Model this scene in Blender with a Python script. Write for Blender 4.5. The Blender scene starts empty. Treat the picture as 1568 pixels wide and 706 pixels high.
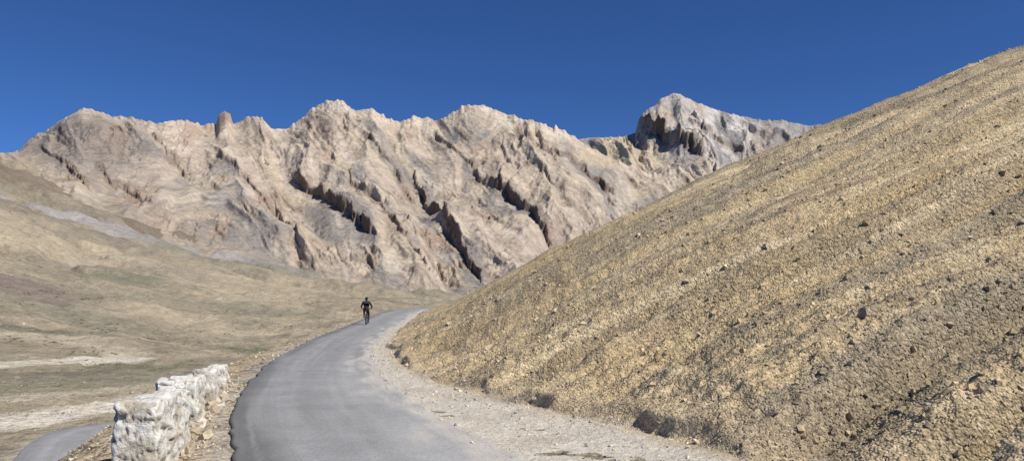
import bpy, bmesh, math, random, time
import numpy as np
from mathutils import Vector, noise as mn
random.seed(4); rng=np.random.default_rng(7)
F=1230.0; CX=784.0; HY=460.0; CH=1.6
T0=time.time()
def tick(s): print(s,round(time.time()-T0,1))
scene=bpy.context.scene
# ------------------------------------------------------------ noise
_ang=np.random.default_rng(99).uniform(0,2*math.pi,65536).astype(np.float32)
_gc=np.cos(_ang)*1.5;_gs=np.sin(_ang)*1.5
def pn(x,y,seed=0):
    x=np.asarray(x,np.float64);y=np.asarray(y,np.float64)
    x,y=np.broadcast_arrays(x,y)
    ix=np.floor(x);iy=np.floor(y);fx=(x-ix).astype(np.float32);fy=(y-iy).astype(np.float32)
    ix=ix.astype(np.int32)+seed*37;iy=iy.astype(np.int32)+seed*101
    u=fx*fx*fx*(fx*(fx*6-15)+10);v=fy*fy*fy*(fy*(fy*6-15)+10)
    x0=(ix&255)<<8;x1=((ix+1)&255)<<8;y0=iy&255;y1=(iy+1)&255
    def g(i,a,b): return _gc[i]*(fx-a)+_gs[i]*(fy-b)
    p=g(x0|y0,0,0);q=g(x1|y0,1,0);r=g(x0|y1,0,1);s=g(x1|y1,1,1)
    p=p+u*(q-p);r=r+u*(s-r);return p+v*(r-p)
def fbm(x,y,o=4,seed=0,gain=.5,lac=2.03):
    r=0;a=1;s=0
    for i in range(o):
        r=r+a*pn(x,y,seed+i*17);s+=a;a*=gain;x=x*lac+3.1;y=y*lac+1.7
    return r/s*1.4
def ridged(x,y,o=4,seed=0,gain=.5,lac=2.1):
    r=0;a=1;s=0;w=1
    for i in range(o):
        n=1-np.abs(pn(x,y,seed+i*13))*2.0
        n=np.clip(n,0,1)**2*w; w=np.clip(n*1.8,0,1)
        r=r+a*n;s+=a;a*=gain;x=x*lac+5.3;y=y*lac+2.9
    return r/s
def ss(a,b,x):
    t=np.clip((x-a)/(b-a),0,1);return t*t*(3-2*t)
def smax(a,b,k): return .5*(a+b+np.sqrt((a-b)**2+k*k))
def mixc(c,col,m):
    m=np.clip(m,0,1)[...,None];return c*(1-m)+np.array(col)*m
# ------------------------------------------------------------ road centreline
CP=[(10,-24),(6,-12),(3.6,-5),(1.7,0),(0.2,4.4),(-1.3,8),(-2.5,11.3),(-3.35,14.2),(-4.3,18.1),(-5.3,23.1),(-6.75,32.8),(-7.95,43),(-9.4,58),(-10.6,74),(-10.5,87),(-8,97.5),(-3,104.5),(5,109),(18,112),(45,115),(80,117),(130,119)]
LR=[(-8,8),(-11.2,15),(-13.9,22),(-16.2,28.7),(-18.4,33.7),(-19.4,37.4),(-18.0,40.4),(-14,42.8),(-8,44.5),(0,46)]
def catmull(P,n):
    P=[np.array(p,float) for p in P];P=[2*P[0]-P[1]]+P+[2*P[-1]-P[-2]];out=[]
    for i in range(1,len(P)-2):
        a,b,c,d=P[i-1:i+3]
        m=max(2,int(np.linalg.norm(c-b)/n))
        for j in range(m):
            t=j/m
            out.append(.5*((2*b)+(c-a)*t+(2*a-5*b+4*c-d)*t*t+(-a+3*b-3*c+d)*t**3))
    out.append(P[-2]);return np.array(out)
RC=catmull(CP,2.6);LRC=catmull(LR,2.)
NS=int(np.argmax(RC[:,1]>96))
def zr(y): return .95*ss(45,112,y)
def hwf(y): return np.interp(y,[0,30,60,85],[1.35,1.38,1.75,1.95])
def polydist(x,y,PL,acc=0.):
    x=x.astype(np.float32);y=y.astype(np.float32)
    best=np.full(x.shape,1e9,np.float32);sd=np.zeros(x.shape,np.float32);py=np.zeros(x.shape,np.float32);sl=np.zeros(x.shape,np.float32)
    for i in range(len(PL)-1):
        ax,ay=map(float,PL[i]);bx,by=map(float,PL[i+1]);dx=bx-ax;dy=by-ay;L2=dx*dx+dy*dy;L=math.sqrt(L2)
        ux=x-ax;uy=y-ay
        t=np.clip((ux*dx+uy*dy)/L2,0,1)
        qx=ux-t*dx;qy=uy-t*dy;d=qx*qx+qy*qy
        m=d<best
        best[m]=d[m];tm=t[m]
        sd[m]=np.where((dx*uy[m]-dy*ux[m])>0,-1.0,1.0)*np.sqrt(d[m]);py[m]=ay+tm*dy;sl[m]=acc+tm*L
        acc+=L
    return sd.astype(float),py.astype(float),sl.astype(float)
# ------------------------------------------------------------ valley table
TY=np.array([0,30,41,58,90,140,200,300,450,650,1000.])
TP=np.array([-700,-200,0,150,300,450,600,700,900,2400.])
T=np.array([ # py at depth rows from 41
[645,598,545,485,412,330,262,205,190],
[645,600,548,490,420,340,272,218,200],
[645,605,560,510,455,385,318,258,240],
[648,608,570,528,485,430,372,322,308],
[650,612,578,545,515,468,420,378,366],
[650,612,580,550,525,490,450,415,402],
[650,612,580,550,522,490,462,445,436],
[650,612,580,550,520,490,470,462,458],
[650,612,580,550,520,490,472,466,464],
[650,612,580,550,520,490,472,466,464]],float).T
TZ=np.vstack([np.full(10,-4.3),np.full(10,-4.4),CH-(T-HY)/F*TY[2:,None]])
NU,NR=260,260
gp=np.linspace(-700,2400,NU);gr=np.linspace(math.log(20),math.log(1000),NR)
tmp=np.array([np.interp(gp,TP,r) for r in TZ])
LY=np.log(np.maximum(TY,20.))
tab=np.array([np.interp(gr,LY,tmp[:,j]) for j in range(NU)]).T
def blur(a,n,ax):
    k=np.hanning(n+2)[1:-1];k/=k.sum()
    pad=[(0,0),(0,0)];pad[ax]=(n//2,n//2)
    a=np.pad(a,pad,mode='edge');return np.apply_along_axis(lambda v:np.convolve(v,k,'valid'),ax,a)
tab=blur(blur(tab,21,0),25,1)
def valley(x,y):
    Y=np.clip(y,20,1000);p=CX+F*x/Y
    fu=np.clip((p+700)/3100*(NU-1),0,NU-1.001);fr=np.clip((np.log(Y)-gr[0])/(gr[-1]-gr[0])*(NR-1),0,NR-1.001)
    iu=fu.astype(int);ir=fr.astype(int);a=fu-iu;b=fr-ir
    return (tab[ir,iu]*(1-a)+tab[ir,iu+1]*a)*(1-b)+(tab[ir+1,iu]*(1-a)+tab[ir+1,iu+1]*a)*b
def wlf(y): return np.interp(y,[0,8,16,24,40,80,110],[1.7,1.6,1.35,1.1,.9,.9,.9])
def ground_smooth(x,y,info=None):
    sd,py,sl=polydist(x,y,RC) if info is None else info
    rz=zr(py);dl=-sd-hwf(py)
    e=dl-wlf(py)
    bank=rz-.035-.7*.5*(e+np.sqrt(e*e+.12))
    return smax(valley(x,y),bank,.5)
def ground_full(x,y,info=None):
    if info is None: info=polydist(x,y,RC)
    sd,py,sl=info
    h=ground_smooth(x,y,info)
    dl=-sd-hwf(py)
    off=ss(0,.8,dl)
    far=ss(60,160,y)
    h=h+off*(.045*fbm(x*1.3,y*1.3,4,3)+.018*fbm(x*9,y*9,2,5))*(1-far)
    out=ss(wlf(py)+.3,wlf(py)+3,dl)
    h=h+out*(1-far)*(.22*fbm(x*.35,y*.35,4,9)+.08*ridged(x*.8,y*.8,3,4))
    g=ss(150,400,y)
    h=h+far*(1.8*fbm(x/30,y/40,5,21)+.9*fbm(x/7,y/7,4,22))
    h=h-g*12.0*(ridged(y/60+.8*fbm(x/90,y/90,2,31),x/200,5,33)-.3)
    h=h+ss(350,700,y)*10*fbm(x/60,y/60,5,35)
    ld=np.abs(polydist(x,y,LRC)[0])           # bench cut for the lower road
    m=(1-ss(2.0,4.6,ld))*ss(2.5,5,dl)
    h=h*(1-m)+(valley(x,y)+.04+.03*fbm(x*2,y*2,3,37))*m
    return h
# ------------------------------------------------------------ hill
def wsf(y): return np.interp(y,[2,8,11,15,20,30,110],[2.2,2.0,1.6,.85,.55,.45,.6])
SIL=np.array([(676,472),(740,437),(850,380),(950,335),(1060,283),(1180,230),(1290,187),(1400,140),(1500,97),(1568,73),(1700,30)],float)
def hillinfo(x,y):
    accn=np.linalg.norm(np.diff(RC[:NS+1],axis=0),axis=1).sum()
    A=polydist(x,y,RC[:NS+1]);B=polydist(x,y,RC[NS:],accn)
    m=np.abs(B[0])<np.abs(A[0])
    return tuple(np.where(m,b,a) for a,b in zip(A,B))+(A,B)
def prof(d):
    d=np.maximum(d,0);return .53*d-.02*np.minimum(d,1)
def hill_base(kk,info):
    A,B=info[3],info[4]
    a=kk*prof(A[0]-hwf(A[1])-wsf(A[1]))+zr(A[1]);b=kk*prof(B[0]-hwf(B[1])-wsf(B[1]))+zr(B[1])
    m=np.minimum(a,b);k=np.clip((m-1.0)*.45,0,3.5)
    sm=.5*(a+b-np.sqrt((a-b)**2+k*k))
    main=np.where(np.abs(B[0])<np.abs(A[0]),b,a)
    return np.where(m>1.0,sm,main)
ku=np.linspace(690,1700,70)
Yc=np.linspace(10,112,240)
UU,YY=np.meshgrid((ku-CX)/F,Yc)
XX=UU*YY
inf_=hillinfo(XX,YY)
tgt=(HY-np.interp(ku,SIL[:,0],SIL[:,1])-1)/F
lo=np.full(70,.5);hi=np.full(70,2.)
for _ in range(24):
    k=(lo+hi)/2
    e=((hill_base(k,inf_)-CH)/YY).max(0)
    hi=np.where(e>tgt,k,hi);lo=np.where(e>tgt,lo,k)
K=np.clip(k,.7,1.4)
K=np.convolve(np.pad(K,3,mode='edge'),np.hanning(9)[1:-1]/np.hanning(9)[1:-1].sum(),'valid')
def hill_full(x,y,info):
    sd,py,sl=info[:3]
    p=CX+F*x/np.maximum(y,3.)
    kk=np.interp(p,ku,K)
    z=hill_base(kk,info)
    dh=sd-hwf(py)-wsf(py)
    wob=.35*fbm(sl/1.7,py*0+.5,3,77)
    dh2=dh+wob*ss(-.1,.6,wsf(py))*ss(-1.5,0,dh)
    cm=ss(-.25,.35,fbm(sl/2.1,py*0+3.3,2,41))
    cut=(.16*cm+.04)*ss(.0,.14,dh2)*np.exp(-np.maximum(dh2,0)/1.6)
    near=ss(-.2,1.0,dh)
    dd=np.abs(np.abs(info[3][0])-np.abs(info[4][0]))
    cr=(1-ss(46,70,y))*ss(2,9,dd)
    ws_=.7*fbm(x/9,y/9,3,50)
    r1=ridged((sl+ws_*1.6)/4.2,dh/60,2,51)
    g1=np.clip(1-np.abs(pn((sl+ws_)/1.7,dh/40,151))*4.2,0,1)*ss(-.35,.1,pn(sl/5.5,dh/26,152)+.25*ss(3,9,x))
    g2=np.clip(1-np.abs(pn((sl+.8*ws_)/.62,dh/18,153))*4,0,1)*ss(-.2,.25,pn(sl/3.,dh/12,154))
    up=ss(0,9,dh)
    deep=1+1.3*ss(2,9,x)*(1-ss(14,30,y))
    z=z+cr*near*(.70*(r1-.4)*(.35+.65*up)-.44*g1*deep-.13*g2*deep)
    z=z+near*up*(.30*fbm(x/7,y/7,4,54))*(1-ss(50,75,y)*.6)
    low=np.exp(-np.maximum(dh,0)/3.5)
    z=z+near*((.03+.09*low)*fbm(x*1.6,y*1.6,3,55)+(.014+.045*low)*fbm(x*5,y*5,3,56))
    sh=.012*fbm(x*5,y*5,3,57)+.02*fbm(x*.9,y*.9,2,58)
    z=z+cut+sh-.012+.03*ss(-1.2,0,dh)
    inn=hwf(py)-sd
    z=z-.55*np.clip(inn+.03*fbm(sl*3,py*0,3,61)+.10*fbm(sl/1.3,py*0,2,62)-.08,0,1)
    return z,(g1*near*cr,g2*near*cr,dh,cm)
# ------------------------------------------------------------ builders
def make_mesh(name,V,Q,col=None,mat=None,smooth=True,alpha=None):
    me=bpy.data.meshes.new(name)
    n=Q.shape[1]
    me.vertices.add(len(V));me.vertices.foreach_set('co',np.ascontiguousarray(V,dtype=np.float32).ravel())
    me.loops.add(Q.size);me.loops.foreach_set('vertex_index',np.ascontiguousarray(Q,dtype=np.int32).ravel())
    me.polygons.add(len(Q));me.polygons.foreach_set('loop_start',np.arange(0,Q.size,n,dtype=np.int32))
    me.polygons.foreach_set('loop_total',np.full(len(Q),n,dtype=np.int32))
    me.update(calc_edges=True)
    me.polygons.foreach_set('use_smooth',np.full(len(Q),smooth))
    if col is not None:
        a=me.color_attributes.new('Col','FLOAT_COLOR','POINT')
        c=np.ones((len(V),4),np.float32);c[:,:3]=np.clip(col.reshape(-1,3),0.005,.95)
        if alpha is not None:c[:,3]=np.clip(alpha,0,1)
        a.data.foreach_set('color',c.ravel())
    ob=bpy.data.objects.new(name,me);scene.collection.objects.link(ob)
    if mat: me.materials.append(mat)
    return ob
def grid_mesh(name,X,Y,Z,col,mat,mask=None,alpha=None):
    r,c=X.shape
    idx=np.arange(r*c).reshape(r,c)
    Q=np.stack([idx[:-1,:-1],idx[:-1,1:],idx[1:,1:],idx[1:,:-1]],-1).reshape(-1,4)
    V=np.stack([X,Y,Z],-1).reshape(-1,3);col=col.reshape(-1,3)
    al=np.ones(len(V)) if alpha is None else alpha.ravel()
    if mask is not None:
        mf=mask.ravel();Q=Q[mf[Q].any(1)]
        used=np.zeros(len(V),bool);used[Q.ravel()]=True
        mp=np.cumsum(used)-1;Q=mp[Q];V=V[used];col=col[used];al=al[used]
    return make_mesh(name,V,Q,col,mat,alpha=al)
def terrain_mat(name,mods,bumps,rough=.95,cell=None,spec=.15):
    m=bpy.data.materials.new(name);m.use_nodes=True;nt=m.node_tree;N=nt.nodes;L=nt.links
    b=N['Principled BSDF'];b.inputs['Roughness'].default_value=rough;b.inputs['Specular IOR Level'].default_value=spec
    at=N.new('ShaderNodeAttribute');at.attribute_name='Col'
    tc=N.new('ShaderNodeTexCoord');cur=at.outputs['Color']
    def mul(cur,fac):
        v=N.new('ShaderNodeVectorMath');v.operation='SCALE';L.new(cur,v.inputs[0]);L.new(fac,v.inputs['Scale']);return v.outputs[0]
    for sc,det,lo,hi in mods:
        n=N.new('ShaderNodeTexNoise');n.inputs['Scale'].default_value=sc;n.inputs['Detail'].default_value=det;n.inputs['Roughness'].default_value=.65
        L.new(tc.outputs['Object'],n.inputs['Vector'])
        r=N.new('ShaderNodeMapRange');r.inputs[1].default_value=.32;r.inputs[2].default_value=.68;r.inputs[3].default_value=lo;r.inputs[4].default_value=hi
        L.new(n.outputs['Fac'],r.inputs[0]);cur=mul(cur,r.outputs[0])
    hts=[]
    if cell:
        for sc,lo,hi,bs in cell:
            v=N.new('ShaderNodeTexVoronoi');v.inputs['Scale'].default_value=sc;v.inputs['Randomness'].default_value=1
            L.new(tc.outputs['Object'],v.inputs['Vector'])
            sp=N.new('ShaderNodeSeparateColor');L.new(v.outputs['Color'],sp.inputs[0])
            r=N.new('ShaderNodeMapRange');r.inputs[3].default_value=lo;r.inputs[4].default_value=hi
            L.new(sp.outputs[0],r.inputs[0])
            mx=N.new('ShaderNodeMix');mx.data_type='FLOAT';mx.inputs[2].default_value=1.0
            L.new(at.outputs['Alpha'],mx.inputs[0]);L.new(r.outputs[0],mx.inputs[3]);cur=mul(cur,mx.outputs[0])
            dm=N.new('ShaderNodeMath');dm.operation='MULTIPLY';L.new(v.outputs['Distance'],dm.inputs[0]);L.new(at.outputs['Alpha'],dm.inputs[1])
            hts.append((dm.outputs[0],bs,-1))
    L.new(cur,b.inputs['Base Color'])
    nrm=None
    def bump(h,dist,sgn,nrm):
        bp=N.new('ShaderNodeBump');bp.inputs['Strength'].default_value=1;bp.inputs['Distance'].default_value=dist;bp.invert=sgn<0
        L.new(h,bp.inputs['Height'])
        if nrm: L.new(nrm,bp.inputs['Normal'])
        return bp.outputs[0]
    for sc,det,dist in bumps:
        n=N.new('ShaderNodeTexNoise');n.inputs['Scale'].default_value=sc;n.inputs['Detail'].default_value=det;n.inputs['Roughness'].default_value=.6
        L.new(tc.outputs['Object'],n.inputs['Vector']);nrm=bump(n.outputs['Fac'],dist,1,nrm)
    for h,dist,s in hts: nrm=bump(h,dist,s,nrm)
    if nrm: L.new(nrm,b.inputs['Normal'])
    return m
def plain(name,c,rough=.6,metal=0,spec=.4,nz=(30,.8,1.15)):
    m=bpy.data.materials.new(name);m.use_nodes=True;nt=m.node_tree;N=nt.nodes;L=nt.links
    b=N['Principled BSDF'];b.inputs['Roughness'].default_value=rough;b.inputs['Metallic'].default_value=metal;b.inputs['Specular IOR Level'].default_value=spec
    n=N.new('ShaderNodeTexNoise');n.inputs['Scale'].default_value=nz[0];n.inputs['Detail'].default_value=3
    tc=N.new('ShaderNodeTexCoord');L.new(tc.outputs['Object'],n.inputs['Vector'])
    r=N.new('ShaderNodeMapRange');r.inputs[3].default_value=nz[1];r.inputs[4].default_value=nz[2];L.new(n.outputs['Fac'],r.inputs[0])
    v=N.new('ShaderNodeVectorMath');v.operation='SCALE';v.inputs[0].default_value=c;L.new(r.outputs[0],v.inputs['Scale']);L.new(v.outputs[0],b.inputs['Base Color'])
    return m
M_hill=terrain_mat('scree',[(1.3,5,.9,1.1),(9,4,.88,1.13)],[(14,5,.035)],cell=[(34,.64,1.36,.02),(15,.84,1.16,.02)])
M_ground=terrain_mat('dirt',[(.05,6,.84,1.14),(.25,6,.84,1.15),(.9,5,.82,1.16),(8,4,.85,1.14)],[(.25,6,1.4),(1.2,4,.35),(6,5,.05)],cell=[(26,.75,1.22,.015)])
M_mtn=terrain_mat('mountain_rock',[(.012,8,.88,1.12),(.05,10,.80,1.18),(.2,6,.84,1.16)],[(.02,10,8.),(.07,10,5.5)])
M_road=terrain_mat('asphalt',[(1.2,6,.9,1.1),(25,4,.88,1.12)],[(3,3,.01),(90,3,.004)],rough=.85,cell=[(120,.8,1.2,.002)],spec=.25)
M_stone=terrain_mat('stone',[(20,4,.8,1.2)],[(40,4,.01)])
M_paint=terrain_mat('whitewashed_masonry',[(6,6,.84,1.08),(30,4,.88,1.08)],[(14,6,.035),(60,4,.008)],rough=.9)
# ------------------------------------------------------------ ground mesh
def hit(px,py):
    Y=np.linspace(20,950,6000);X=(px-CX)/F*Y
    g=valley(X,Y);e=(g-CH)/Y;tg=(HY-py)/F
    i=np.argmax(e>=tg) if (e>=tg).any() else np.argmax(e)
    return (X[i],Y[i])
up=np.linspace(-1.3,1.2,980);R=np.exp(np.linspace(math.log(5),math.log(950),860))
U,RR=np.meshgrid(up,R);X=U*RR;Y=RR-8
info=polydist(X,Y,RC);sd,py_,sl=info
Z=ground_full(X,Y,info)
dl=-sd-hwf(py_)
C=np.zeros(X.shape+(3,))+np.array([.355,.295,.205])
n1=fbm(X/25,Y/40,5,100);n2=fbm(X/4,Y/6,4,101);n3=fbm(X/90,Y/140,4,102)
C=mixc(C,(.265,.23,.17),ss(-.1,.5,n1)*.9)
C=mixc(C,(.44,.365,.25),ss(.0,.5,n3)*.8*ss(60,150,Y))
C=mixc(C,(.205,.19,.135),ss(.25,.6,n2+.35*n1)*.6*ss(50,90,Y))
C=mixc(C,(.25,.21,.16),ss(.0,.35,ridged(Y/60+.8*fbm(X/90,Y/90,2,31),X/200,5,33)-.35)*.8*ss(150,400,Y))
def paint(C,pts,w,col,amt=1,soft=.5,nz=.5):
    d,_,_=polydist(X,Y,np.array([hit(*p) for p in pts]));d=np.abs(d)
    return mixc(C,col,amt*(1-ss(w*(1-soft),w*(1+soft),d*(1+nz*n1+nz*.5*n2))))
C=paint(C,[(-150,310),(0,345),(120,385),(260,420),(400,445)],40,(.43,.355,.25),.7,.6)
C=paint(C,[(-150,235),(0,258),(60,285),(150,325),(260,366),(330,385)],80,(.20,.16,.12),.9,.5,.7)
C=paint(C,[(-150,250),(0,276),(70,300),(160,338),(260,372)],10,(.33,.28,.21),.6,.6)
C=paint(C,[(-150,272),(0,303),(90,328),(200,364),(320,390),(430,412)],24,(.36,.33,.31),.9,.5,.4)
C=paint(C,[(0,322),(90,346),(200,378),(300,402)],14,(.23,.195,.155),.7,.6)
C=paint(C,[(-60,375),(60,395),(170,412),(300,432)],14,(.28,.235,.18),.6,.7)
C=paint(C,[(300,392),(400,412),(500,428),(600,448)],32,(.24,.225,.175),.7,.6)
C=paint(C,[(0,452),(60,468),(120,480),(180,500)],12,(.245,.22,.165),.7,.6)
C=paint(C,[(-60,435),(20,436),(60,450)],14,(.23,.18,.15),.8,.6)
C=paint(C,[(140,431),(190,434),(225,431)],8,(.19,.185,.13),.7,.6,1.2)
C=paint(C,[(230,480),(330,500),(420,510)],12,(.46,.38,.26),.6,.6)
C=paint(C,[(180,455),(280,470),(420,480)],14,(.25,.225,.165),.7,.6)
C=paint(C,[(-60,562),(0,558),(60,554),(120,551),(175,549),(200,545)],3.2,(.66,.59,.47),1,.35,.2)
C=paint(C,[(0,520),(60,522),(130,525),(180,540)],5,(.46,.39,.28),.8,.6)
C=paint(C,[(20,508),(60,511),(100,520)],4.5,(.17,.16,.11),.8,.6,.9)
C=paint(C,[(-40,615),(60,606),(160,600),(240,590),(400,570)],2.2,(.52,.45,.33),.6,.6)
C=paint(C,[(-60,655),(0,648),(60,638),(130,628),(200,620),(250,608)],2.4,(.66,.59,.48),.95,.5)
C=paint(C,[(-60,600),(60,590),(200,578)],4.0,(.25,.225,.16),.7,.7)
C=paint(C,[(-60,575),(40,576),(150,572),(200,555)],2.5,(.21,.18,.13),.7,.7)
C=paint(C,[(350,540),(380,541),(400,545)],3.5,(.15,.16,.085),.8,.5,.9)
C=paint(C,[(200,556),(240,566),(280,560)],2.5,(.20,.195,.12),.7,.5)
ld=np.abs(polydist(X,Y,LRC)[0])
C=mixc(C,(.50,.43,.33),(1-ss(1.6,2.8,ld+.5*n2))*.85)
bankm=(1-ss(wlf(py_)+5,wlf(py_)+9,dl))*ss(-.2,.2,dl)*ss(1.4,2.4,ld)
C=mixc(C,(.42,.33,.215),bankm)
sh=(1-ss(wlf(py_),wlf(py_)+1.0,dl))*ss(-.3,.1,dl)
C=mixc(C,(.49,.375,.235),sh*.9)
C=mixc(C,(.42,.39,.34),sh*(1-ss(.1,.8,dl+.4*fbm(X*1.1,Y*1.1,3,110)))*.75)
C=mixc(C,(.34,.29,.21),sh*ss(.2,.5,fbm(X*1.6,Y*.8,3,112))*.5)
hillin=(sd-hwf(py_)-wsf(py_))
mask=(hillin<1.5)|(Y>125)
grid_mesh('ground',X,Y,Z,C,M_ground,mask)
GX,GY,GZ,GS=X,Y,Z,(dl,sd,py_)
GLD=ld
tick('ground')
# ------------------------------------------------------------ hill mesh
up=np.linspace(-.30,1.0,1150);R=np.exp(np.linspace(math.log(5),math.log(122),950))
U,RR=np.meshgrid(up,R);X=U*RR;Y=RR-3
info=hillinfo(X,Y);sd,py_,sl=info[:3]
Z,(g1,g2,dh,cm)=hill_full(X,Y,info)
C=np.zeros(X.shape+(3,))+np.array([.53,.405,.235])
a1=fbm(X/6,Y/6,5,200);wv=.7*fbm(X/9,Y/9,3,50);a2=fbm((sl+wv)/.9,dh/22,4,201);a3=fbm(X/1.5,Y/1.5,4,202);a4=fbm((sl+wv)/.32,dh/10,3,203);a5=fbm((sl+wv)/2.6,dh/45,3,204)
C=mixc(C,(.32,.265,.185),ss(-.05,.3,.7*a2+.5*a5+.3*a1)*.85)
C=mixc(C,(.64,.515,.325),ss(.0,.3,-.6*a2-.6*a5+.3*a3-.14)*.85)
C=mixc(C,(.66,.53,.34),ss(.15,.4,a4)*.55)
C=mixc(C,(.30,.25,.175),ss(.15,.4,-a4)*.5)
C=mixc(C,(.29,.23,.15),g1*.7);C=mixc(C,(.35,.28,.18),g2*.45)  # gully channels darkened in the colour, painted shade along the furrows
hi_=ss(5,17,Z+3*a1)
C=mixc(C,(.30,.26,.195),hi_*.75*ss(-.4,.25,a2+.4*a4))
C=mixc(C,(.58,.42,.215),ss(.1,.5,a1)*.4*(1-hi_))
C=mixc(C,(.45,.355,.23),(1-ss(.2,1.1,dh))*.6)
C=mixc(C,(.57,.51,.42),(1-ss(-.5,.2,dh+.25*a3)))
C=mixc(C,(.47,.40,.31),(1-ss(-.5,.05,dh))*ss(0,.4,a3)*.6)
hm=(sd>hwf(py_)-.5)&(dh>-4)
grid_mesh('hillside',X,Y,Z,C,M_hill,hm,alpha=.3+.7*ss(-.3,.4,dh))
HX,HYY,HZ,HS,HC=X,Y,Z,(sd,py_,dh),C
tick('hill')
# ------------------------------------------------------------ roads
def road(name,P,hw,z,base,edge,dust,thick=.08,step=.2):
    C0=catmull(P,step);n=len(C0)
    Tn=np.gradient(C0,axis=0);Tn/=np.linalg.norm(Tn,axis=1)[:,None];Nn=np.stack([Tn[:,1],-Tn[:,0]],1)
    s=np.concatenate([[0],np.cumsum(np.linalg.norm(np.diff(C0,axis=0),axis=1))])
    m=61;t=np.linspace(-1,1,m)
    w=hw(C0[:,1]);wl=w+.08*fbm(s/1.2,s*0,4,300)+.05*fbm(s*2.2,s*0,3,301);wr=w+.06*fbm(s/1.5,s*0,4,302)+.03*fbm(s*3,s*0,2,303)
    wid=np.where(t[None]<0,wl[:,None],wr[:,None])*t[None]
    Xr=C0[:,0:1]+Nn[:,0:1]*wid;Yr=C0[:,1:2]+Nn[:,1:2]*wid
    Zr=z(C0[:,0],C0[:,1])[:,None]+.02*(1-t[None]**2)
    S=s[:,None]+0*t[None];Tt=t[None]+0*S
    Cc=np.zeros(Xr.shape+(3,))+np.array(base)
    nn=fbm(S/5,wid*1.2,4,310);nf=fbm(S/1.5,wid*4,4,311);nl=fbm(S/9,wid*5,3,312)
    Cc=mixc(Cc,edge,ss(.6,.95,-Tt+.2*nn)*.8)
    Cc=mixc(Cc,np.array(base)*1.22,ss(-.1,.4,np.exp(-((np.abs(Tt)-.42)/.17)**2)-.4+.5*nn)*.55)
    Cc=mixc(Cc,np.array(base)*.8,ss(.1,.5,nf)*.4)
    Cc=mixc(Cc,np.array(base)*1.3,ss(.1,.5,nl)*.4)
    near=1-ss(8,26,Yr)
    Cc=mixc(Cc,(.43,.42,.405),near*ss(-.5,.6,Tt+.5*nn+.3*nf)*.6)
    Cc=mixc(Cc,dust,ss(.45,1.0,Tt+.45*nf+.25*nn)*.9)
    Xa=np.hstack([Xr[:,:1],Xr,Xr[:,-1:]]);Ya=np.hstack([Yr[:,:1],Yr,Yr[:,-1:]]);Za=np.hstack([Zr[:,:1]-thick,Zr,Zr[:,-1:]-thick])
    Ca=np.concatenate([Cc[:,:1]*.6,Cc,Cc[:,-1:]*.8],1)
    return grid_mesh(name,Xa,Ya,Za,Ca,M_road)
road('road',CP,hwf,lambda x,y:zr(y),(.272,.268,.262),(.135,.134,.132),(.53,.49,.43))
road('lower_road',LR,lambda y:np.full(y.shape,1.65),lambda x,y:valley(x,y)+.16,(.30,.297,.29),(.24,.235,.23),(.42,.39,.34),thick=.4,step=.3)
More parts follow.
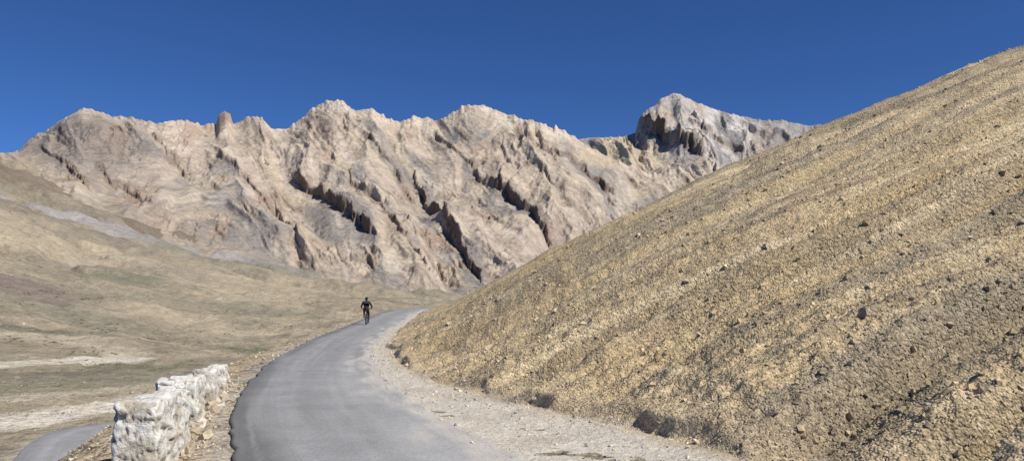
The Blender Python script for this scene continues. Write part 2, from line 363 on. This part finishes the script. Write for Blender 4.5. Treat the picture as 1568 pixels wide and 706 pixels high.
# ------------------------------------------------------------ mountains
def interp_px(tbl,p):
    t=np.array(tbl,float);return np.interp(p,t[:,0],t[:,1])
def mountain(name,sil,base,Yb,Yr,p0,p1,ncol,nrow,seed,ribs,crest,kind,amp=1.):
    p=np.linspace(p0,p1,ncol);tau=np.linspace(-.08,1.22,nrow)
    P,Tt=np.meshgrid(p,tau)
    s1=interp_px(sil,p)
    kn=np.hanning(121);kn/=kn.sum();s0=np.convolve(np.pad(s1,60,mode='edge'),kn,'valid')
    fine=(-6.0*(ridged(p/21,p*0+.3,5,seed+2,gain=.65)-.32)+2.0*fbm(p/5,p*0,3,seed))*(1 if kind=='front' else .55)
    bl=ss(.74,1.0,Tt+.08*fbm(P/25,Tt*6,3,seed+3));bf=ss(.93,1.0,Tt)
    s=s0[None]*(1-bl)+s1[None]*bl+fine[None]*bf
    b=interp_px(base,P)
    yr=Yr+60*fbm(P/150,P*0,3,seed+1);Yd=Yb+(yr-Yb)*Tt
    tc=np.clip(Tt,-.08,1)
    g=np.sign(tc)*np.abs(tc)**.92
    pyv=b+(s-b)*g
    sc=Yb/620.
    win=ss(-.05,.12,Tt)*(1-ss(.88,1.0,Tt)*.7)
    a=(P-400)*sc*.75; h=-(b+(s0[None]-b)*g)*sc*.75
    wx=30*fbm(a/120,h/120,4,seed+5);wz=30*fbm(a/120,h/120,4,seed+6)
    lean=np.interp(P,[0,150,350,600,900],[-.35,.1,.7,.85,.9])
    c=(a+wx)+lean*(h+wz); al=h+wz-lean*a*.5
    d0=fbm(c/140,al/200,3,seed+9);d1=ridged(c/85,al/190,4,seed+10,gain=.45);d2=ridged(c/34,al/75,4,seed+20,gain=.5);d3=fbm((a+wx)/13,(h+wz)/9,5,seed+30,gain=.6);d4=ridged(a/9,h/7,3,seed+31)
    ds=ridged(c/10,al/80,3,seed+33,gain=.6)   # leaning strata
    gl=ridged((c+6*d3)/55,al/300,3,seed+35,gain=.55)  # gullies
    rough=ss(-.1,.35,fbm(a/55,h/45,4,seed+60)+.35*ss(.8,.97,Tt))
    D=26*d0+17*(d1-.35)+5.5*(d2-.3)*(.2+.95*rough)+2.6*d3*(.08+rough)+1.5*(d4-.3)*(.03+rough)+3.0*(ds-.3)*(.15+rough)-8*np.clip(gl-.35,0,1)*(.45+.7*rough)
    D=D*amp
    rib=np.zeros(P.shape);ribc=np.zeros(P.shape)
    qx=P+9*fbm(P/24,pyv/24,5,seed+70,gain=.6);qy=pyv+9*fbm(P/24,pyv/24,5,seed+71,gain=.6)
    for i_,(R_,wd,ht) in enumerate(ribs):
        q,_,ln=polydist(qx,qy,np.array(R_,float))
        tot=np.linalg.norm(np.diff(np.array(R_,float),axis=0),axis=1).sum();ef=ss(0,.12*tot,ln)*(1-ss(.88*tot,tot,ln))
        lv=.6+.55*ss(-.3,.4,fbm(ln/18,ln*0+i_*7.7,3,seed+75))
        up_=ss(-wd*.35,wd*.2,q)*np.exp(-np.maximum(q,0)/(wd*3.6))*ef*lv
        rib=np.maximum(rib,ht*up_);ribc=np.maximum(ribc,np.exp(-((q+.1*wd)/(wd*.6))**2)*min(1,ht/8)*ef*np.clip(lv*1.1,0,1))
    D=(D+rib)*sc*win
    Yd2=Yd-.45*D;Xx=(P-CX)/F*Yd
    Zz=CH+(HY-pyv)/F*Yd+.8*D
    back=ss(1.0,1.22,Tt);Zz=Zz-back*back*120*sc
    n1=fbm(c/60,al/130,5,seed+40);n2=fbm(c/20,al/80,4,seed+41);n3=fbm(a/50,h/50,4,seed+42);n4=fbm(c/9,al/60,4,seed+43)
    steep=ss(.35,.6,d1*.6+d2*.5)
    Cc=np.zeros(P.shape+(3,))+np.array([.435,.355,.275])
    Cc=mixc(Cc,(.51,.42,.33),steep*.7)
    Cc=mixc(Cc,(.24,.22,.205),ss(-.1,.3,n1-.3*(steep-.4))*.85*(1-.55*rough))
    Cc=mixc(Cc,(.53,.435,.31),ss(.1,.4,n2)*.6)
    Cc=mixc(Cc,(.37,.265,.195),ss(.0,.4,n3)*.75*rough)
    Cc=mixc(Cc,(.58,.50,.405),ss(.1,.4,n4)*.35)
    Cc=mixc(Cc,(.23,.175,.135),ss(.1,.4,-n4)*.4*(.3+rough))
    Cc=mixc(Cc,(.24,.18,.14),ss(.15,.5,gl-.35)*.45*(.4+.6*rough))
    Cc=mixc(Cc,(.60,.52,.43),ss(.45,.8,d4+.2*d3)*.35*rough)
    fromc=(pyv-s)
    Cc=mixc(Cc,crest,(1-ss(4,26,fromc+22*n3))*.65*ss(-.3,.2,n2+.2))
    if kind=='front':
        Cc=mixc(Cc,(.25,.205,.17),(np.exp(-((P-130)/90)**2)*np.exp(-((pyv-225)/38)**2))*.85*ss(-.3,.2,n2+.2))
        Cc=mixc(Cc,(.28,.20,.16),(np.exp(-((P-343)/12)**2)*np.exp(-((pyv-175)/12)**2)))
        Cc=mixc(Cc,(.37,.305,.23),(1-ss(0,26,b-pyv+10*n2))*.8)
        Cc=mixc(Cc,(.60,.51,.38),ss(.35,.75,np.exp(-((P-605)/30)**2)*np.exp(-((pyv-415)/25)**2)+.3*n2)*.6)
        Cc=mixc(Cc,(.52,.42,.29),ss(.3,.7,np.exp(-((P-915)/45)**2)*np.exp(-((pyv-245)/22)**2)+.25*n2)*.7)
    else:
        tan=ss(-.15,.25,(np.exp(-((P-965)/75)**2)*np.exp(-((pyv-245)/40)**2))-.45+.35*n3)
        Cc=mixc(Cc,(.50,.415,.295),tan*.8)
        pk=ss(.25,.6,np.exp(-((P-1085)/80)**2)*np.exp(-((pyv-205)/42)**2)+.2*n2)
        Cc=mixc(Cc,(.51,.475,.435),pk*.8)
        Cc=mixc(Cc,(.19,.18,.178),ss(.0,.35,n1+.4*n4)*pk*.85)
        lf=np.exp(-((P-1010)/32)**2)*np.exp(-((pyv-205-(P-1010)*.5)/16)**2)
        Cc=mixc(Cc,(.17,.145,.13),lf*ss(-.3,.2,n4)*.9)  # shadow band on the peak's left face, painted into the rock colour
        Cc=mixc(Cc,(.27,.255,.24),ss(1120,1200,P)*.7)
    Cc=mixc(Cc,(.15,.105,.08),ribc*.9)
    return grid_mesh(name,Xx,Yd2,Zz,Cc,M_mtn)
SF=[(-500,300),(-200,262),(0,236),(28,232),(45,212),(75,198),(100,185),(120,174),(138,169),(165,177),(200,180),(240,185),(262,180),(290,182),(312,189),(331,186),(335,171),(344,166),(352,173),(357,187),(380,176),(400,178),(415,190),(440,192),(460,182),(478,165),(492,158),(507,155),(527,158),(545,171),(570,168),(590,178),(612,183),(630,176),(650,177),(668,180),(690,171),(712,158),(730,156),(750,160),(775,171),(790,178),(800,182),(815,183),(835,192),(865,200),(885,212),(905,226),(930,238),(960,252),(1000,264),(1040,256),(1056,266),(1072,285),(1120,300),(1300,330),(1800,350)]
BF=[(-500,330),(0,290),(100,312),(200,352),(300,385),(400,412),(500,432),(600,458),(690,470),(1000,475),(1800,480)]
ribsF=[([(440,262),(475,280),(510,302),(545,335),(582,378)],8,15),([(628,250),(640,280),(662,312),(690,345),(712,395),(745,440)],6,14),
 ([(722,248),(750,268),(780,288),(820,322),(852,362)],7,15),([(885,258),(910,276),(942,300)],5,9),([(1035,254),(1050,275),(1064,294)],5,9),
 ([(140,255),(200,292),(245,345)],8,5),([(320,225),(370,270),(420,325),(470,395)],8,6),([(556,205),(600,250),(640,310)],7,6),([(770,195),(840,238),(905,262)],6,6),([(230,200),(262,240),(300,275)],6,4),([(660,195),(700,225),(735,245)],6,6),
 ([(520,250),(570,300),(620,370),(655,430)],6,6),([(800,240),(840,275),(880,320)],5,6),([(60,225),(110,262),(150,310)],6,5)]
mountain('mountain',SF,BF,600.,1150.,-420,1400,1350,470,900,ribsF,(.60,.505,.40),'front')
SB=[(600,260),(800,225),(885,214),(905,211),(930,212),(950,208),(973,200),(977,182),(985,171),(1003,159),(1012,149),(1036,143),(1060,151),(1080,160),(1100,168),(1130,177),(1165,185),(1200,186),(1240,190),(1262,187),(1290,188),(1320,200),(1500,230),(1900,260)]
BB=[(600,330),(900,330),(1900,330)]
ribsB=[([(975,172),(1005,196),(1030,214),(1060,230),(1085,242)],7,16),([(990,165),(1025,190),(1070,220),(1110,240)],5,8),([(1050,175),(1100,203),(1150,232)],6,7)]
mountain('mountain',SB,BB,1250.,1950.,700,1600,850,320,1500,ribsB,(.46,.43,.395),'back',.6)
tick('mountains')
# ------------------------------------------------------------ stones
def stones(name,P,S,Cc,flat=.7):
    n=len(P)
    base=np.array([[x,y,z] for x in(-1,1) for y in(-1,1) for z in(-1,1)],float)*.62
    V=base[None]*(1+.5*rng.uniform(-1,1,(n,8,3)))+.16*rng.normal(size=(n,8,3))
    sc=S[:,None]*rng.uniform(.65,1.25,(n,3));sc[:,2]*=flat;V=V*sc[:,None]
    q=rng.normal(size=(n,4));q/=np.linalg.norm(q,axis=1)[:,None];w,x,y,z=q.T
    Rm=np.stack([np.stack([1-2*(y*y+z*z),2*(x*y-z*w),2*(x*z+y*w)],-1),np.stack([2*(x*y+z*w),1-2*(x*x+z*z),2*(y*z-x*w)],-1),np.stack([2*(x*z-y*w),2*(y*z+x*w),1-2*(x*x+y*y)],-1)],1)
    V=np.einsum('nij,nkj->nki',Rm,V)+P[:,None]
    f=np.array([[0,1,3,2],[4,6,7,5],[0,4,5,1],[2,3,7,6],[0,2,6,4],[1,5,7,3]])
    Q=(f[None]+8*np.arange(n)[:,None,None]).reshape(-1,4)
    return make_mesh(name,V.reshape(-1,3),Q,np.repeat(Cc,8,0),M_stone,smooth=False)
def pick(Xg,Yg,Zg,w,n):
    w=w.ravel()/w.sum();i=rng.choice(w.size,n,p=w)
    return np.stack([Xg.ravel()[i],Yg.ravel()[i],Zg.ravel()[i]],1)+np.column_stack([rng.normal(size=(n,2))*.01,np.zeros(n)]),i
sd,py_,dh=HS
pal=np.array([[.58,.46,.29],[.66,.54,.36],[.48,.40,.29],[.36,.32,.25],[.56,.42,.24],[.28,.25,.21],[.72,.63,.46]])
dark=ss(.5,.25,HC[...,0])
w=((dh>.0)&(HYY>3)&(HYY<85))*np.clip(.2+.5*dark+.6*fbm(HX/2.2,HYY/2.2,3,400),0.06,1)
P,i=pick(HX,HYY,HZ,w.astype(float),115000)
S=.0072*np.exp(np.minimum(rng.exponential(.40,len(P)),1.9))*np.clip(P[:,1]/11,.8,6)**.56
S*=1+.35*ss(1,6,P[:,0])*(1-ss(10,18,P[:,1]))
P[:,2]+=S*.1
pc=pal[rng.choice(7,len(P),p=[.27,.2,.16,.12,.12,.07,.06])];lc=HC.reshape(-1,3)[i]
stones('scree_stones',P,np.minimum(S,.07),(.42*pc+.60*lc)*rng.uniform(.74,1.22,(len(P),1)))
w=((dh<.15)&(sd>hwf(py_)-.3)&(HYY>3)&(HYY<60))*np.exp(np.clip(dh,-2,0)*.9)
P,i=pick(HX,HYY,HZ,w.astype(float),9000);S=.005*np.exp(np.minimum(rng.exponential(.42,len(P)),1.9))*np.clip(P[:,1]/10,.8,3)**.6
P[:,2]=np.maximum(P[:,2],np.where(sd.ravel()[i]<hwf(py_.ravel()[i])+.02,zr(P[:,1])+.006,-9))
gp_=np.array([[.60,.54,.45],[.50,.44,.36],[.66,.57,.45],[.40,.37,.32]])
stones('roadside_gravel',P,np.minimum(S,.05),gp_[rng.integers(0,4,len(P))]*rng.uniform(.85,1.15,(len(P),1)))
dl,sd,py_=GS
w=((dl>-.02)&(dl<wlf(py_)+2.5)&(GY>4)&(GY<60)).astype(float)
P,i=pick(GX,GY,GZ,w,12000);S=.006*np.exp(np.minimum(rng.exponential(.45,len(P)),2.0))*np.clip(P[:,1]/10,.8,3)**.6
stones('roadside_gravel',P,np.minimum(S,.08),pal[rng.integers(0,7,len(P))]*rng.uniform(.75,1.1,(len(P),1)))
w=((dl>4)&(GY>25)&(GY<420)&(GLD>1.9)).astype(float)*np.clip(.2+fbm(GX/18,GY/25,4,402),.02,1)
P,i=pick(GX,GY,GZ,w,9000);S=.03*np.exp(rng.exponential(.35,len(P)))*np.clip(P[:,1]/60,.6,5)**.6
stones('valley_rocks',P,np.minimum(S,.3),pal[rng.choice([2,3,6,0],len(P))]*rng.uniform(.6,.95,(len(P),1)))
def gz(x,y):
    xa=np.array([float(x)]);ya=np.array([float(y)]);return float(ground_full(xa,ya)[0])
def hithill(px,py):
    Yq=np.linspace(5,100,1500);Xq=(px-CX)/F*Yq
    zq,_=hill_full(Xq,Yq,hillinfo(Xq,Yq));i=np.argmax(zq>=CH+(HY-py)/F*Yq);return [Xq[i],Yq[i],zq[i]]
BP=np.array([hithill(*q) for q in [(1320,481),(1455,500),(1352,330),(1485,365),(1172,385),(1100,520),(905,560),(1290,560),(1190,632),(1010,655),(880,640),(1530,600),(1420,620)]])
stones('boulder_scatter',BP,np.array([.11,.065,.05,.05,.06,.05,.045,.04,.05,.05,.04,.05,.04])*np.clip(BP[:,1]/12,.8,3)**.7,pal[[5,2,3,6,2,0,2,3,0,2,3,0,2]])
# ------------------------------------------------------------ grass tufts on the valley side
w=((dl>5)&(GY>45)&(GY<430))*np.clip(fbm(GX/22,GY/32,4,410)+.8*fbm(GX/5,GY/7,3,411)-.28,0,1)
P,i=pick(GX,GY,GZ,w.astype(float),5000)
def tufts(name,P):
    n=len(P);L=16
    ang=rng.uniform(0,6.28,(n,L));rad=np.clip(P[:,1]/130,.4,1.3)[:,None]*rng.uniform(.08,.26,(n,L));ln=rad*rng.uniform(.5,1.1,(n,L))
    bx=P[:,0:1]+np.cos(ang)*rad*.5;by=P[:,1:2]+np.sin(ang)*rad*.5;bz=P[:,2:3]-.02+0*rad
    tx=P[:,0:1]+np.cos(ang)*rad*1.7;ty=P[:,1:2]+np.sin(ang)*rad*1.7;tz=bz+ln*.8
    wx=-np.sin(ang)*rad*.45;wy=np.cos(ang)*rad*.45
    V=np.stack([np.stack([bx-wx,by-wy,bz],-1),np.stack([bx+wx,by+wy,bz],-1),np.stack([tx,ty,tz],-1)],2).reshape(-1,3)
    Q=np.arange(len(V)).reshape(-1,3)
    c=np.array([[.19,.175,.12],[.25,.215,.145],[.16,.16,.105]])[rng.integers(0,3,n)]
    return make_mesh(name,V,Q,np.repeat(c,L*3,0),M_stone,smooth=False)
tufts('grass_tufts',P)
tick('stones')
# ------------------------------------------------------------ whitewashed parapet wall
WL=[(-3.42,7.3),(-3.60,8.1),(-4.14,9.85),(-4.86,12.4),(-5.62,15.3)]
def wall():
    bm=bmesh.new();cl=bm.verts.layers.float_color.new('Col')
    L=catmull(WL,.05)
    s=np.concatenate([[0],np.cumsum(np.linalg.norm(np.diff(L,axis=0),axis=1))])
    tot=s[-1];cur=0;k=0
    lens=[.80,.72,.68,.72,.66,.7,.7,.7,.8];gaps=[.36,.38,.42,.38,.42,.4,.36,.3,.3];lat=[0,.07,-.03,.06,-.03,.05,-.02,.03,0]
    while cur<tot-.3 and k<9:
        ln=min(lens[k],tot-cur);mid=cur+ln/2
        cx=np.interp(mid,s,L[:,0])+lat[k];cy=np.interp(mid,s,L[:,1])
        ax=np.interp(mid+.2,s,L[:,0])-np.interp(mid-.2,s,L[:,0]);ay=np.interp(mid+.2,s,L[:,1])-np.interp(mid-.2,s,L[:,1]);an=math.atan2(ay,ax)+random.uniform(-.08,.08)
        top=np.interp(cy,[7,10,12.5,16],[.75,.62,.50,.34])+random.uniform(-.06,.03)
        bot=gz(cx,cy)-.25;th=(.44 if k==0 else .36)+random.uniform(-.03,.03)
        r=bmesh.ops.create_cube(bm,size=1.0)
        vs=r['verts'];es=list({e for v in vs for e in v.link_edges})
        bmesh.ops.subdivide_edges(bm,edges=es,cuts=36 if k<3 else 20,use_grid_fill=True)
        for v in [v for v in bm.verts if not v.tag]:
            v.tag=True
            p=v.co*2
            l=(abs(p.x)**14+abs(p.y)**14+abs(p.z)**14)**(1/14);p=p/max(l,1e-6)
            h=top-bot
            tap=1-.12*(p.z*.5+.5)
            w=Vector((p.x*ln/2*(1-.05*(p.z*.5+.5)),p.y*th/2*tap,p.z*h/2))
            sp=Vector((w.x*.8+k*7.3,w.y*.9,w.z*1.5+3))*4.2
            sp+=Vector((mn.noise(sp*1.7),mn.noise(sp*1.7+Vector((9,0,0))),mn.noise(sp*1.7+Vector((0,9,0)))))*.3
            d,pt=mn.voronoi(sp)
            f=max(0,min(1,(d[1]-d[0])/.10));f=f*f*(3-2*f)
            nn=mn.fractal(sp*2.2,.8,2.1,5)
            cell=mn.noise(pt[0]*3.1)
            tilt=(sp-pt[0]).dot(Vector((mn.noise(pt[0]*5),mn.noise(pt[0]*5+Vector((4,0,0))),mn.noise(pt[0]*5+Vector((0,4,0))))))
            o=Vector((p.x**7,p.y**7,p.z**7));o=o.normalized() if o.length>1e-6 else Vector((0,0,1))
            w=w+o*((f-1)*.022+nn*.013+cell*.045+tilt*.045)
            x=cx+w.x*math.cos(an)-w.y*math.sin(an);y=cy+w.x*math.sin(an)+w.y*math.cos(an);z=bot+h/2+w.z
            v.co=(x,y,z)
            worn=mn.fractal(Vector((x*2.4,y*2.4,z*3)),.8,2,4)
            c=Vector((.78,.75,.675))
            m=max(0,min(1,(worn-.18)*2.4));c=c.lerp(Vector((.50,.43,.33)),m*.85)
            m=max(0,min(1,(.18-z)/.3+worn*.5));c=c.lerp(Vector((.52,.43,.31)),m*.6)
            c=c.lerp(Vector((.30,.24,.17)),(1-f)*.65)
            v[cl]=(c.x,c.y,c.z,1)
        cur+=ln+gaps[k];k+=1
    me=bpy.data.meshes.new('stone_wall');bm.to_mesh(me);bm.free()
    for p in me.polygons:p.use_smooth=True
    me.materials.append(M_paint);ob=bpy.data.objects.new('stone_wall',me);scene.collection.objects.link(ob)
wall()
n=380;t=rng.uniform(0,1,n);yy=7+9*t;wl_=np.array(WL);xx=np.interp(yy,wl_[:,1],wl_[:,0])+rng.choice([-1,0,1],n,p=[.25,.25,.5])*(.22+np.abs(rng.normal(size=n))*.13)
zg=ground_full(xx,yy);S=.022*np.exp(np.minimum(rng.exponential(.45,n),1.7))
stones('wall_rubble',np.column_stack([xx,yy,zg+S*.2]),np.minimum(S,.10),np.array([[.60,.55,.46],[.50,.42,.30],[.40,.33,.24]])[rng.integers(0,3,n)])
tick('wall')
# ------------------------------------------------------------ cyclist
cyc=bpy.data.objects.new('cyclist',None);scene.collection.objects.link(cyc)
M_black=plain('black_fabric',(.022,.022,.026),.85,nz=(20,.7,1.3));M_frame=plain('frame_paint',(.05,.05,.06),.4);M_rub=plain('rubber',(.02,.02,.02),.8)
M_metal=plain('steel',(.5,.5,.5),.35,1);M_skin=plain('skin',(.42,.25,.17),.6);M_hel=plain('helmet_shell',(.03,.03,.035),.35);M_red=plain('red_reflector',(.5,.02,.02),.3);M_sole=plain('shoe',(.05,.05,.05),.7);M_hair=plain('hair',(.02,.015,.012),.8);M_white=plain('eye',(.7,.7,.68),.3)
def child(ob):
    ob.parent=cyc
def tube(name,pts,r,mat,cyclic=False,res=6):
    cu=bpy.data.curves.new(name,'CURVE');cu.dimensions='3D';cu.bevel_depth=r;cu.bevel_resolution=res//2
    sp=cu.splines.new('POLY');sp.points.add(len(pts)-1)
    for i,p in enumerate(pts): sp.points[i].co=(*p,1)
    sp.use_cyclic_u=cyclic;cu.use_fill_caps=True
    ob=bpy.data.objects.new(name,cu);scene.collection.objects.link(ob);cu.materials.append(mat);child(ob);return ob
def blob(name,loc,sc,mat,rot=(0,0,0),f=None):
    bm=bmesh.new();bmesh.ops.create_icosphere(bm,subdivisions=3,radius=1)
    for v in bm.verts:
        if f: v.co=f(v.co.copy())
        v.co=Vector((v.co.x*sc[0],v.co.y*sc[1],v.co.z*sc[2]))
    me=bpy.data.meshes.new(name);bm.to_mesh(me);bm.free()
    for p in me.polygons:p.use_smooth=True
    me.materials.append(mat);ob=bpy.data.objects.new(name,me);ob.location=loc;ob.rotation_euler=rot;scene.collection.objects.link(ob);child(ob);return ob
def skin(name,V,E,Rr,mat,root=0,sub=1):
    me=bpy.data.meshes.new(name);me.from_pydata(V,E,[]);ob=bpy.data.objects.new(name,me);scene.collection.objects.link(ob)
    bpy.context.view_layer.objects.active=ob
    md=ob.modifiers.new('skin','SKIN');md.use_smooth_shade=True
    sv=me.skin_vertices[0].data
    for i,r in enumerate(Rr): sv[i].radius=r if isinstance(r,tuple) else (r,r);sv[i].use_root=(i==root)
    s=ob.modifiers.new('sub','SUBSURF');s.levels=sub;s.render_levels=sub
    me.materials.append(mat);child(ob);return ob
for nm,cy in(('rear_wheel',-.44),('front_wheel',.62)):
    r=.335;pts=[(0,cy+r*math.cos(a),.355+r*math.sin(a)) for a in np.linspace(0,2*math.pi,48,endpoint=False)]
    tube(nm+'_tyre',pts,.024,M_rub,True)
    pts=[(0,cy+.308*math.cos(a),.355+.308*math.sin(a)) for a in np.linspace(0,2*math.pi,48,endpoint=False)]
    tube(nm+'_rim',pts,.011,M_metal,True)
    for j in range(20):
        a=j*math.pi/10;tube(nm+'_spoke',[((-1)**j*.02,cy,.355),(0,cy+.305*math.cos(a),.355+.305*math.sin(a))],.0015,M_metal)
    tube(nm+'_hub',[(-.06,cy,.355),(.06,cy,.355)],.02,M_metal)
BBk=(0,0,.29);ST=(0,-.17,.86);HT=(0,.40,.88);HB=(0,.45,.72)
for nm,p,r in [('down_tube',[BBk,HB],.02),('seat_tube',[BBk,ST],.017),('top_tube',[(0,-.15,.80),HT],.017),('head_tube',[HT,HB],.02)]: tube(nm,p,r,M_frame)
for s in(-1,1):
    tube('chain_stay',[BBk,(s*.06,-.44,.355)],.01,M_frame);tube('seat_stay',[(0,-.15,.80),(s*.06,-.44,.355)],.009,M_frame)
    tube('fork_blade',[HB,(s*.055,.47,.66),(s*.055,.62,.355)],.012,M_frame)
tube('seat_post',[ST,(0,-.19,.94)],.013,M_metal);tube('stem',[HT,(0,.42,.99),(0,.47,1.0)],.015,M_frame)
tube('handlebar',[(-.33,.44,1.01),(-.2,.46,1.01),(0,.47,1.0),(.2,.46,1.01),(.33,.44,1.01)],.013,M_frame)
for s in(-1,1): tube('grip',[(s*.22,.457,1.01),(s*.335,.438,1.01)],.018,M_rub)
blob('saddle',(0,-.18,.955),(.08,.14,.03),M_rub,f=lambda c:Vector((c.x*(1-.35*c.y-.15),c.y,c.z)))
tube('crank',[(.09,0,.29),(.10,.03,.125)],.012,M_metal);tube('crank',[(-.09,0,.29),(-.10,-.03,.455)],.012,M_metal);tube('crank_axle',[(-.09,0,.29),(.09,0,.29)],.015,M_metal)
tube('chainring',[(.06,.09*math.cos(a),.29+.09*math.sin(a)) for a in np.linspace(0,6.28,24,endpoint=False)],.006,M_metal,True)
tube('pedal',[(.10,.03,.12),(.19,.03,.12)],.02,M_rub);tube('pedal',[(-.10,-.03,.455),(-.19,-.03,.455)],.02,M_rub)
blob('rear_reflector',(0,-.235,.86),(.03,.01,.035),M_red)
V=[(0,-.17,1.03),(0,-.11,1.15),(0,-.01,1.29),(0,.08,1.42),(0,.12,1.50),(0,.17,1.57)]
E=[(0,1),(1,2),(2,3),(3,4),(4,5)];Rr=[(.18,.135),(.165,.125),(.19,.135),(.18,.12),(.07,.07),(.057,.057)]
for s in(-1,1):
    b=len(V)
    V+=[(s*.165,.09,1.445),(s*.225,.12,1.39),(s*.29,.19,1.27),(s*.345,.25,1.17),(s*.33,.34,1.09),(s*.30,.41,1.035)]
    Rr+=[.08,.075,.062,.054,.045,.032];E+=[(3,b),(b,b+1),(b+1,b+2),(b+2,b+3),(b+3,b+4),(b+4,b+5)]
b=len(V);V+=[(.10,-.12,.95),(.125,.02,.80),(.14,.16,.65),(.14,.08,.46),(.14,-.04,.24)];Rr+=[.11,.092,.07,.065,.042];E+=[(0,b),(b,b+1),(b+1,b+2),(b+2,b+3),(b+3,b+4)]
b=len(V);V+=[(-.10,-.10,.98),(-.135,.08,.93),(-.16,.26,.87),(-.15,.12,.73),(-.14,-.09,.565)];Rr+=[.11,.092,.072,.065,.042];E+=[(0,b),(b,b+1),(b+1,b+2),(b+2,b+3),(b+3,b+4)]
skin('body',V,E,Rr,M_black,0,2)
def shoe(nm,x,y,z,dz):
    skin(nm,[(x,y,z+.05),(x,y-.01,z),(x,y+.09,z-.015+dz*.4),(x,y+.18,z-.02+dz)],[(0,1),(1,2),(2,3)],[.042,.045,(.045,.034),(.038,.024)],M_sole,0,1)
shoe('shoe',.14,-.05,.185,-.01);shoe('shoe',-.14,-.11,.52,-.01)
def headf(c):
    if c.z<0: c.x*=1-.22*(-c.z);c.y*=1-.1*(-c.z)
    if c.y>.5: c.y*=.95
    return c
blob('head',(0,.195,1.645),(.078,.098,.118),M_skin,(-.1,0,0),headf)
blob('hair',(0,.175,1.66),(.084,.098,.105),M_hair)
blob('nose',(0,.295,1.635),(.013,.02,.022),M_skin)
blob('mouth',(0,.283,1.595),(.024,.008,.007),plain('lips',(.35,.13,.11),.5))
for s in(-1,1):
    blob('ear',(s*.08,.19,1.64),(.012,.02,.032),M_skin);blob('eye',(s*.03,.278,1.655),(.013,.010,.009),M_white);blob('pupil',(s*.03,.287,1.655),(.006,.004,.006),M_hair)
def hf(c):
    if c.z<0:c.z*=.25
    return c
blob('helmet',(0,.185,1.70),(.105,.14,.085),M_hel,(-.12,0,0),hf)
for x in(-.05,0,.05):
    tube('helmet_rib',[(x,.185+.135*math.cos(a),1.705+(.088-abs(x)*.35)*math.sin(a)) for a in np.linspace(.3,2.85,12)],.009,M_hel)
for s in(-1,1):
    tube('helmet_strap',[(s*.088,.18,1.69),(s*.07,.22,1.57),(0,.245,1.545)],.004,M_rub)
    V=[(s*.30,.41,1.035),(s*.285,.435,1.035)];E=[(0,1)];Rr=[.026,(.03,.02)]
    for j,(xo,l) in enumerate([(.035,.9),(.012,1),(-.012,.95),(-.035,.8)]):
        b=len(V);x=s*(.285)+xo
        V+=[(x,.45,1.04),(x,.45+.028*l,1.034),(x,.45+.034*l,1.008),(x,.45+.012*l,.990)];Rr+=[.0095,.009,.0085,.008];E+=[(1,b),(b,b+1),(b+1,b+2),(b+2,b+3)]
    b=len(V);V+=[(s*.25,.43,1.02),(s*.235,.445,.998),(s*.23,.462,.99)];Rr+=[.011,.01,.009];E+=[(1,b),(b,b+1),(b+1,b+2)]
    skin('hand',V,E,Rr,M_skin,0,1)
cyc.location=(-9.43,52.,float(zr(np.array([52.]))[0])+.012);cyc.rotation_euler=(0,0,math.radians(6));
# ------------------------------------------------------------ light, sky, camera
sv=Vector((.56,-.34,.71)).normalized()
el=math.asin(sv.z);az=math.atan2(sv.x,sv.y)
sl_=bpy.data.lights.new('sun','SUN');sl_.energy=5.0;sl_.angle=math.radians(.53);sl_.color=(1,.965,.90)
so=bpy.data.objects.new('sun',sl_);scene.collection.objects.link(so);so.rotation_euler=(-sv).to_track_quat('-Z','Y').to_euler();so.location=(40,-30,60)
w=bpy.data.worlds.new('World');scene.world=w;w.use_nodes=True;nt=w.node_tree
bg=nt.nodes['Background'];sk=nt.nodes.new('ShaderNodeTexSky');sk.sky_type='NISHITA';sk.sun_disc=False;sk.sun_elevation=el;sk.sun_rotation=az
sk.altitude=4500;sk.air_density=1.0;sk.dust_density=.1;sk.ozone_density=2.0
tint=nt.nodes.new('ShaderNodeVectorMath');tint.operation='MULTIPLY';tint.inputs[1].default_value=(.36,.61,.98)
nt.links.new(sk.outputs[0],tint.inputs[0]);nt.links.new(tint.outputs[0],bg.inputs[0]);bg.inputs[1].default_value=.1
cam=bpy.data.cameras.new('camera');co=bpy.data.objects.new('camera',cam);scene.collection.objects.link(co)
cam.sensor_width=36;cam.lens=36*F/1568;cam.shift_y=(HY-353)/1568;cam.clip_end=20000;cam.clip_start=.1
co.location=(0,0,CH);co.rotation_euler=(math.radians(90),0,0);scene.camera=co
scene.view_settings.view_transform='Standard';scene.view_settings.look='None';scene.view_settings.exposure=0
tick('done')
